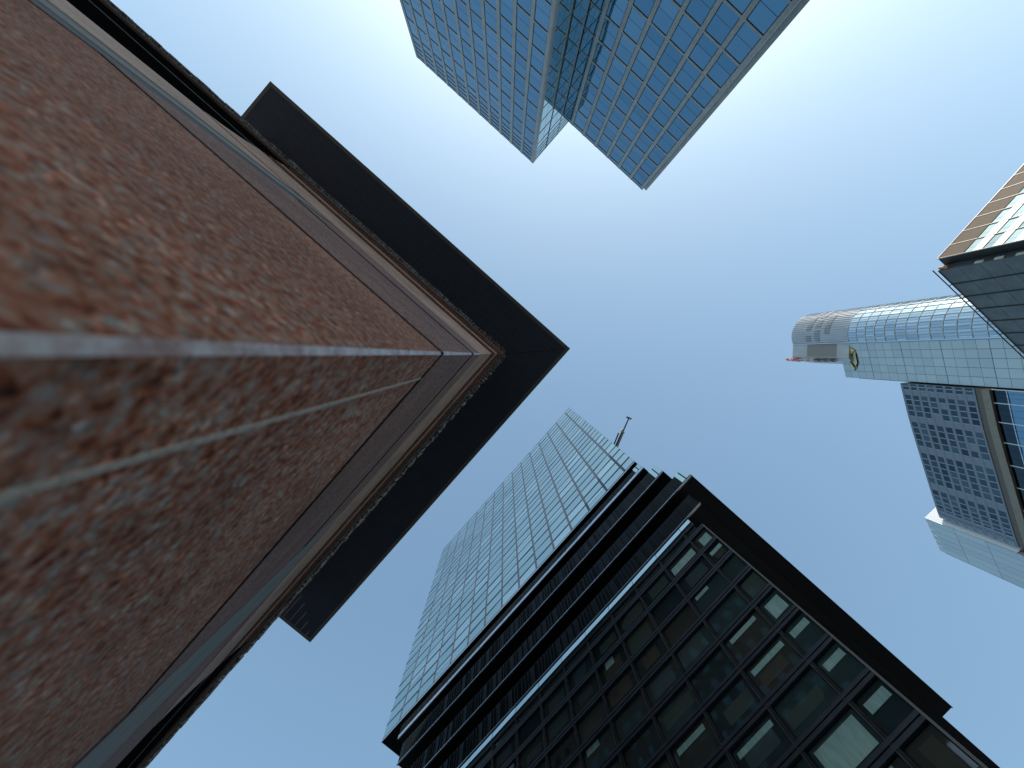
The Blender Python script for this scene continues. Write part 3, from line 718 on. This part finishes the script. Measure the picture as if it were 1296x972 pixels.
for i in range(k):
    j = (i+1) % k
    for a, b_, m_ in ((0, k, 'gasket'), (2*k, 3*k, 'gold'), (0, 2*k, 'gasket'), (k, 3*k, 'gasket')):
        em.f.append((a+i, a+j, b_+j, b_+i)); em.m.append(em.mi(M[m_]))
eo = sub(em.build('emblem', kt, label='yellow angular ring emblem with a pale diamond shaped centre'), kt)
em = MB()
def stroke(pts, w=.22):
    for i in range(len(pts)-1):
        a, b_ = on_wall(*pts[i]), on_wall(*pts[i+1]); em.bar(FT.p(*a, .36), FT.p(*b_, .36), w, M['gasket'], sides=4)
stroke([zz(985, 520), zz(930, 604), zz(992, 690)]); stroke([zz(1000, 545), zz(1021, 640), zz(990, 716)])
em.build('emblem_outline', eo)
# curved office front between the shafts
HA, HB_ = 185.0, 155.6
cpts = [P(1139.0, 485, HA), P(1149.8, 529.4, HA), P(1167, 587, HA), P(1183.5, 640, HA), P(1189, 655, HA)]
path = [(p.x, p.y) for p in cpts]
def curve(path, n_):
    out = []; m_ = len(path)-1
    for i in range(n_+1):
        t = i/n_*m_; k = min(int(t), m_-1); f = t-k
        p0 = Vector(path[max(k-1, 0)]); p1 = Vector(path[k]); p2 = Vector(path[k+1]); p3 = Vector(path[min(k+2, m_)])
        out.append(.5*((2*p1)+(p2-p0)*f+(2*p0-5*p1+4*p2-p3)*f*f+(3*p1-p0-3*p2+p3)*f**3))
    return out
NB = 30
cp = curve(path, NB)
back = [cp[-1]+Vector((22, -24)), cp[0]+Vector((22, -24))]
mb = MB(); mb.prism([(p.x+.35, p.y-.4) for p in cp]+[(p.x, p.y) for p in back], HB_, HA, M['office_wall']); mb.build('office_front', kt)
mb = MB(); mb.prism([(p.x+3.0, p.y-3.5) for p in cp]+[(p.x, p.y) for p in back], .13, HB_-.02, M['spandrel']); mb.build('garden_wall', kt)
specs = []
NR = 8; rh = (HA-HB_-.6)/NR
groups = {2, 7, 12, 18, 24}
for i in range(NB):
    al = cp[i+1]-cp[i]; nm = Vector((al.y, -al.x)); nm = nm if nm.dot(Vector((-1, 1))) > 0 else -nm
    fr = Frame(cp[i], al, nm); ln = al.length
    mb = MB(); fr.box(mb, 0, ln, HB_, HA, -.4, -.06, M['office_wall'])
    for r_ in range(NR):
        z = HB_+.5+r_*rh
        fr.box(mb, 0, ln, z+rh-.9, z+rh, -.1, .0, M['office_wall'])
    mb.build('front_panel', kt)
    if i in groups: continue
    for r_ in range(NR):
        z = HB_+.5+r_*rh; g_ = rnd.choice((0, 0, 1, 2))
        if rnd.random() < .03: continue
        def draw(mb, fr=fr, ln=ln, z=z, g_=g_):
            fr.pane(mb, .12, ln-.30, z+.25, z+rh-1.0, -.03, M['office_win'][g_], .006)
            fr.box(mb, ln-.27, ln-.14, z+.3, z+rh-.95, -.05, .05, M['bright_rail'])
        specs.append((fr.area(0, ln, z, z+rh), draw))
place_windows(kt, specs)
# brown soffit, tan parapet and glazed sky garden under the office front
def ring(name, dz0, dz1, out, inn, m):
    mb = MB()
    for i in range(NB):
        al = cp[i+1]-cp[i]; nm = Vector((al.y, -al.x)).normalized(); nm = nm if nm.dot(Vector((-1, 1))) > 0 else -nm
        fr = Frame(cp[i], al, nm); 
        fr.box(mb, .03 if i % 4 == 0 else 0, al.length, dz0, dz1, -inn, out, m)
    return mb.build(name, kt)
ring('garden_soffit', HB_-2.6, HB_-.03, -.25, 3.2, M['tan_dark'])
ring('garden_parapet', HB_-5.2, HB_-2.63, .35, 2.0, M['tan_panel'])
mb = MB(); mb2 = MB()
for i in range(NB):
    al = cp[i+1]-cp[i]; nm = Vector((al.y, -al.x)); nm = nm if nm.dot(Vector((-1, 1))) > 0 else -nm
    fr = Frame(cp[i], al, nm); ln = al.length
    for z0, z1, m_ in ((HB_-9.6, HB_-5.3, M['office_win'][1]), (HB_-30, HB_-9.9, M['glass_blue'][2])):
        fr.pane(mb, .04, ln-.04, z0, z1, -.6, m_, .004)
    if i % 3 == 0: fr.box(mb2, -.14, .14, HB_-30, HB_-5.25, -.6, -.35, M['white_bright'])
    fr.box(mb2, .15, ln, HB_-9.9, HB_-9.6, -.62, -.4, M['bright_rail'])
mb.build('garden_glazing', kt); mb2.build('garden_frame', kt)
# second shaft
H2 = 191.0
s0, s1 = P(1170, 655, H2), P(1190, 697, H2)
s2 = P(1186, 640, H2)
sv = (s1-s0).xy; sn = Vector((sv.y, -sv.x)); sn = sn if sn.dot(Vector((-1, 1))) > 0 else -sn
F2 = Frame((s0.x, s0.y), sv, sn); L2 = sv.length
dd_ = -sn.normalized()
foot = [(s0.x, s0.y), (s1.x-.2, s1.y-.2)]
bulge = [Vector((s1.x, s1.y))+dd_*t*14+sv.normalized()*(2.6*math.sin(PI*min(1, t*1.1))) for t in (.06, .2, .35, .5, .7, .9)]
foot += [(p.x, p.y) for p in bulge]+[((s0.xy+dd_*20).x, (s0.xy+dd_*20).y), (s2.x+6, s2.y-3)]
q_ = s0.xy+dd_*.25; q2 = q_+sv*.06+dd_*1.0; q3 = s2.xy
sunlit_pts = [(q_.x, q_.y), (q2.x, q2.y), (q3.x+1.6, q3.y+.5), (q3.x, q3.y)]
core2 = [(p[0]+dd_.x*.15, p[1]+dd_.y*.15) for p in foot]
mb = MB(); mb.prism(core2, .13, H2-2.0, M['shaft_metal'], M['white_bright']); mb.build('shaft_core', kt)
mb = MB(); mb.prism(sunlit_pts, HB_, H2, M['white_bright']); mb.build('sunlit_return', kt)  # white enamel stands in for sun on the shaft's return wall
mb = MB(); tw = L2/6
z = H2; k = 0
while z > 60:
    for i in range(6):
        F2.pane(mb, i*tw+.05, (i+1)*tw-.05, z-12.4, z-.08, 0, M['tile'][rnd.choice((0, 0, 1, 2))], .001, .14)
    z -= 12.5
mb.build('tile_cladding', kt)
mb = MB()
bl = [Vector((s1.x, s1.y))]+bulge
for i in range(len(bl)-1):
    al = bl[i+1]-bl[i]; nm = Vector((al.y, -al.x)); nm = nm if nm.dot(sv) > 0 else -nm
    fr = Frame(bl[i], al, nm); z = H2-2.2
    while z > 60:
        fr.pane(mb, .05, al.length-.05, z-4.9, z-.1, .12, M['tan_panel'] if z > H2-20 else M['glass_blue'][0], .003); z -= 5
mb.build('curved_glazing', kt)

# red and white lattice mast beside the metal head
m0 = P(1050, 459, 222); m1 = P(995, 453.5, 254)
mx_, my_ = m1.x*.5+m0.x*.5+.3, m1.y*.5+m0.y*.5+.3
mx_, my_ = P(1003, 455.0, 250).x, P(1003, 455.0, 250).y
am = thing('antenna_mast', 'red and white lattice mast beside the round ribbed metal tower head', 'antenna', (mx_, my_, 216))
def lattice(name, z0, z1, r0, r1, ms):
    mb = MB(); k = max(2, int((z1-z0)/2.2))
    for c in range(4):
        t = PI/4+c*PI/2
        mb.bar((mx_+r0*math.cos(t), my_+r0*math.sin(t), z0), (mx_+r1*math.cos(t), my_+r1*math.sin(t), z1), .13, ms[0], sides=5)
    for s_ in range(k):
        f0, f1 = s_/k, (s_+1)/k; ra, rb = r0+(r1-r0)*f0, r0+(r1-r0)*f1; za, zb = z0+(z1-z0)*f0, z0+(z1-z0)*f1
        for c in range(4):
            t, t2 = PI/4+c*PI/2, PI/4+(c+1)*PI/2
            mb.bar((mx_+ra*math.cos(t), my_+ra*math.sin(t), za), (mx_+rb*math.cos(t2), my_+rb*math.sin(t2), zb), .1, ms[s_ % 2], sides=4)
            mb.bar((mx_+ra*math.cos(t), my_+ra*math.sin(t), za), (mx_+ra*math.cos(t2), my_+ra*math.sin(t2), za), .1, ms[(s_+1) % 2], sides=4)
    mb.build(name, am)
lattice('mast_section', 217, 232, .75, .75, (M['crane_grey'], M['mast_white']))
lattice('mast_section', 232.1, 243, .8, .8, (M['mast_white'], M['mast_red']))
lattice('mast_section', 243.1, 255, 1.0, .7, (M['mast_red'], M['mast_white']))
mb = MB()
for z in (219, 224.5, 229, 246, 252): mb.bar((mx_, my_, z), (mx_-1.6, my_+1.2, z+.6), .28, M['crane_grey'] if z < 240 else M['mast_red'])
mb.build('bracket_arms', am)

for o in ROOTS:
    if '_loc' in o: del o['_loc']
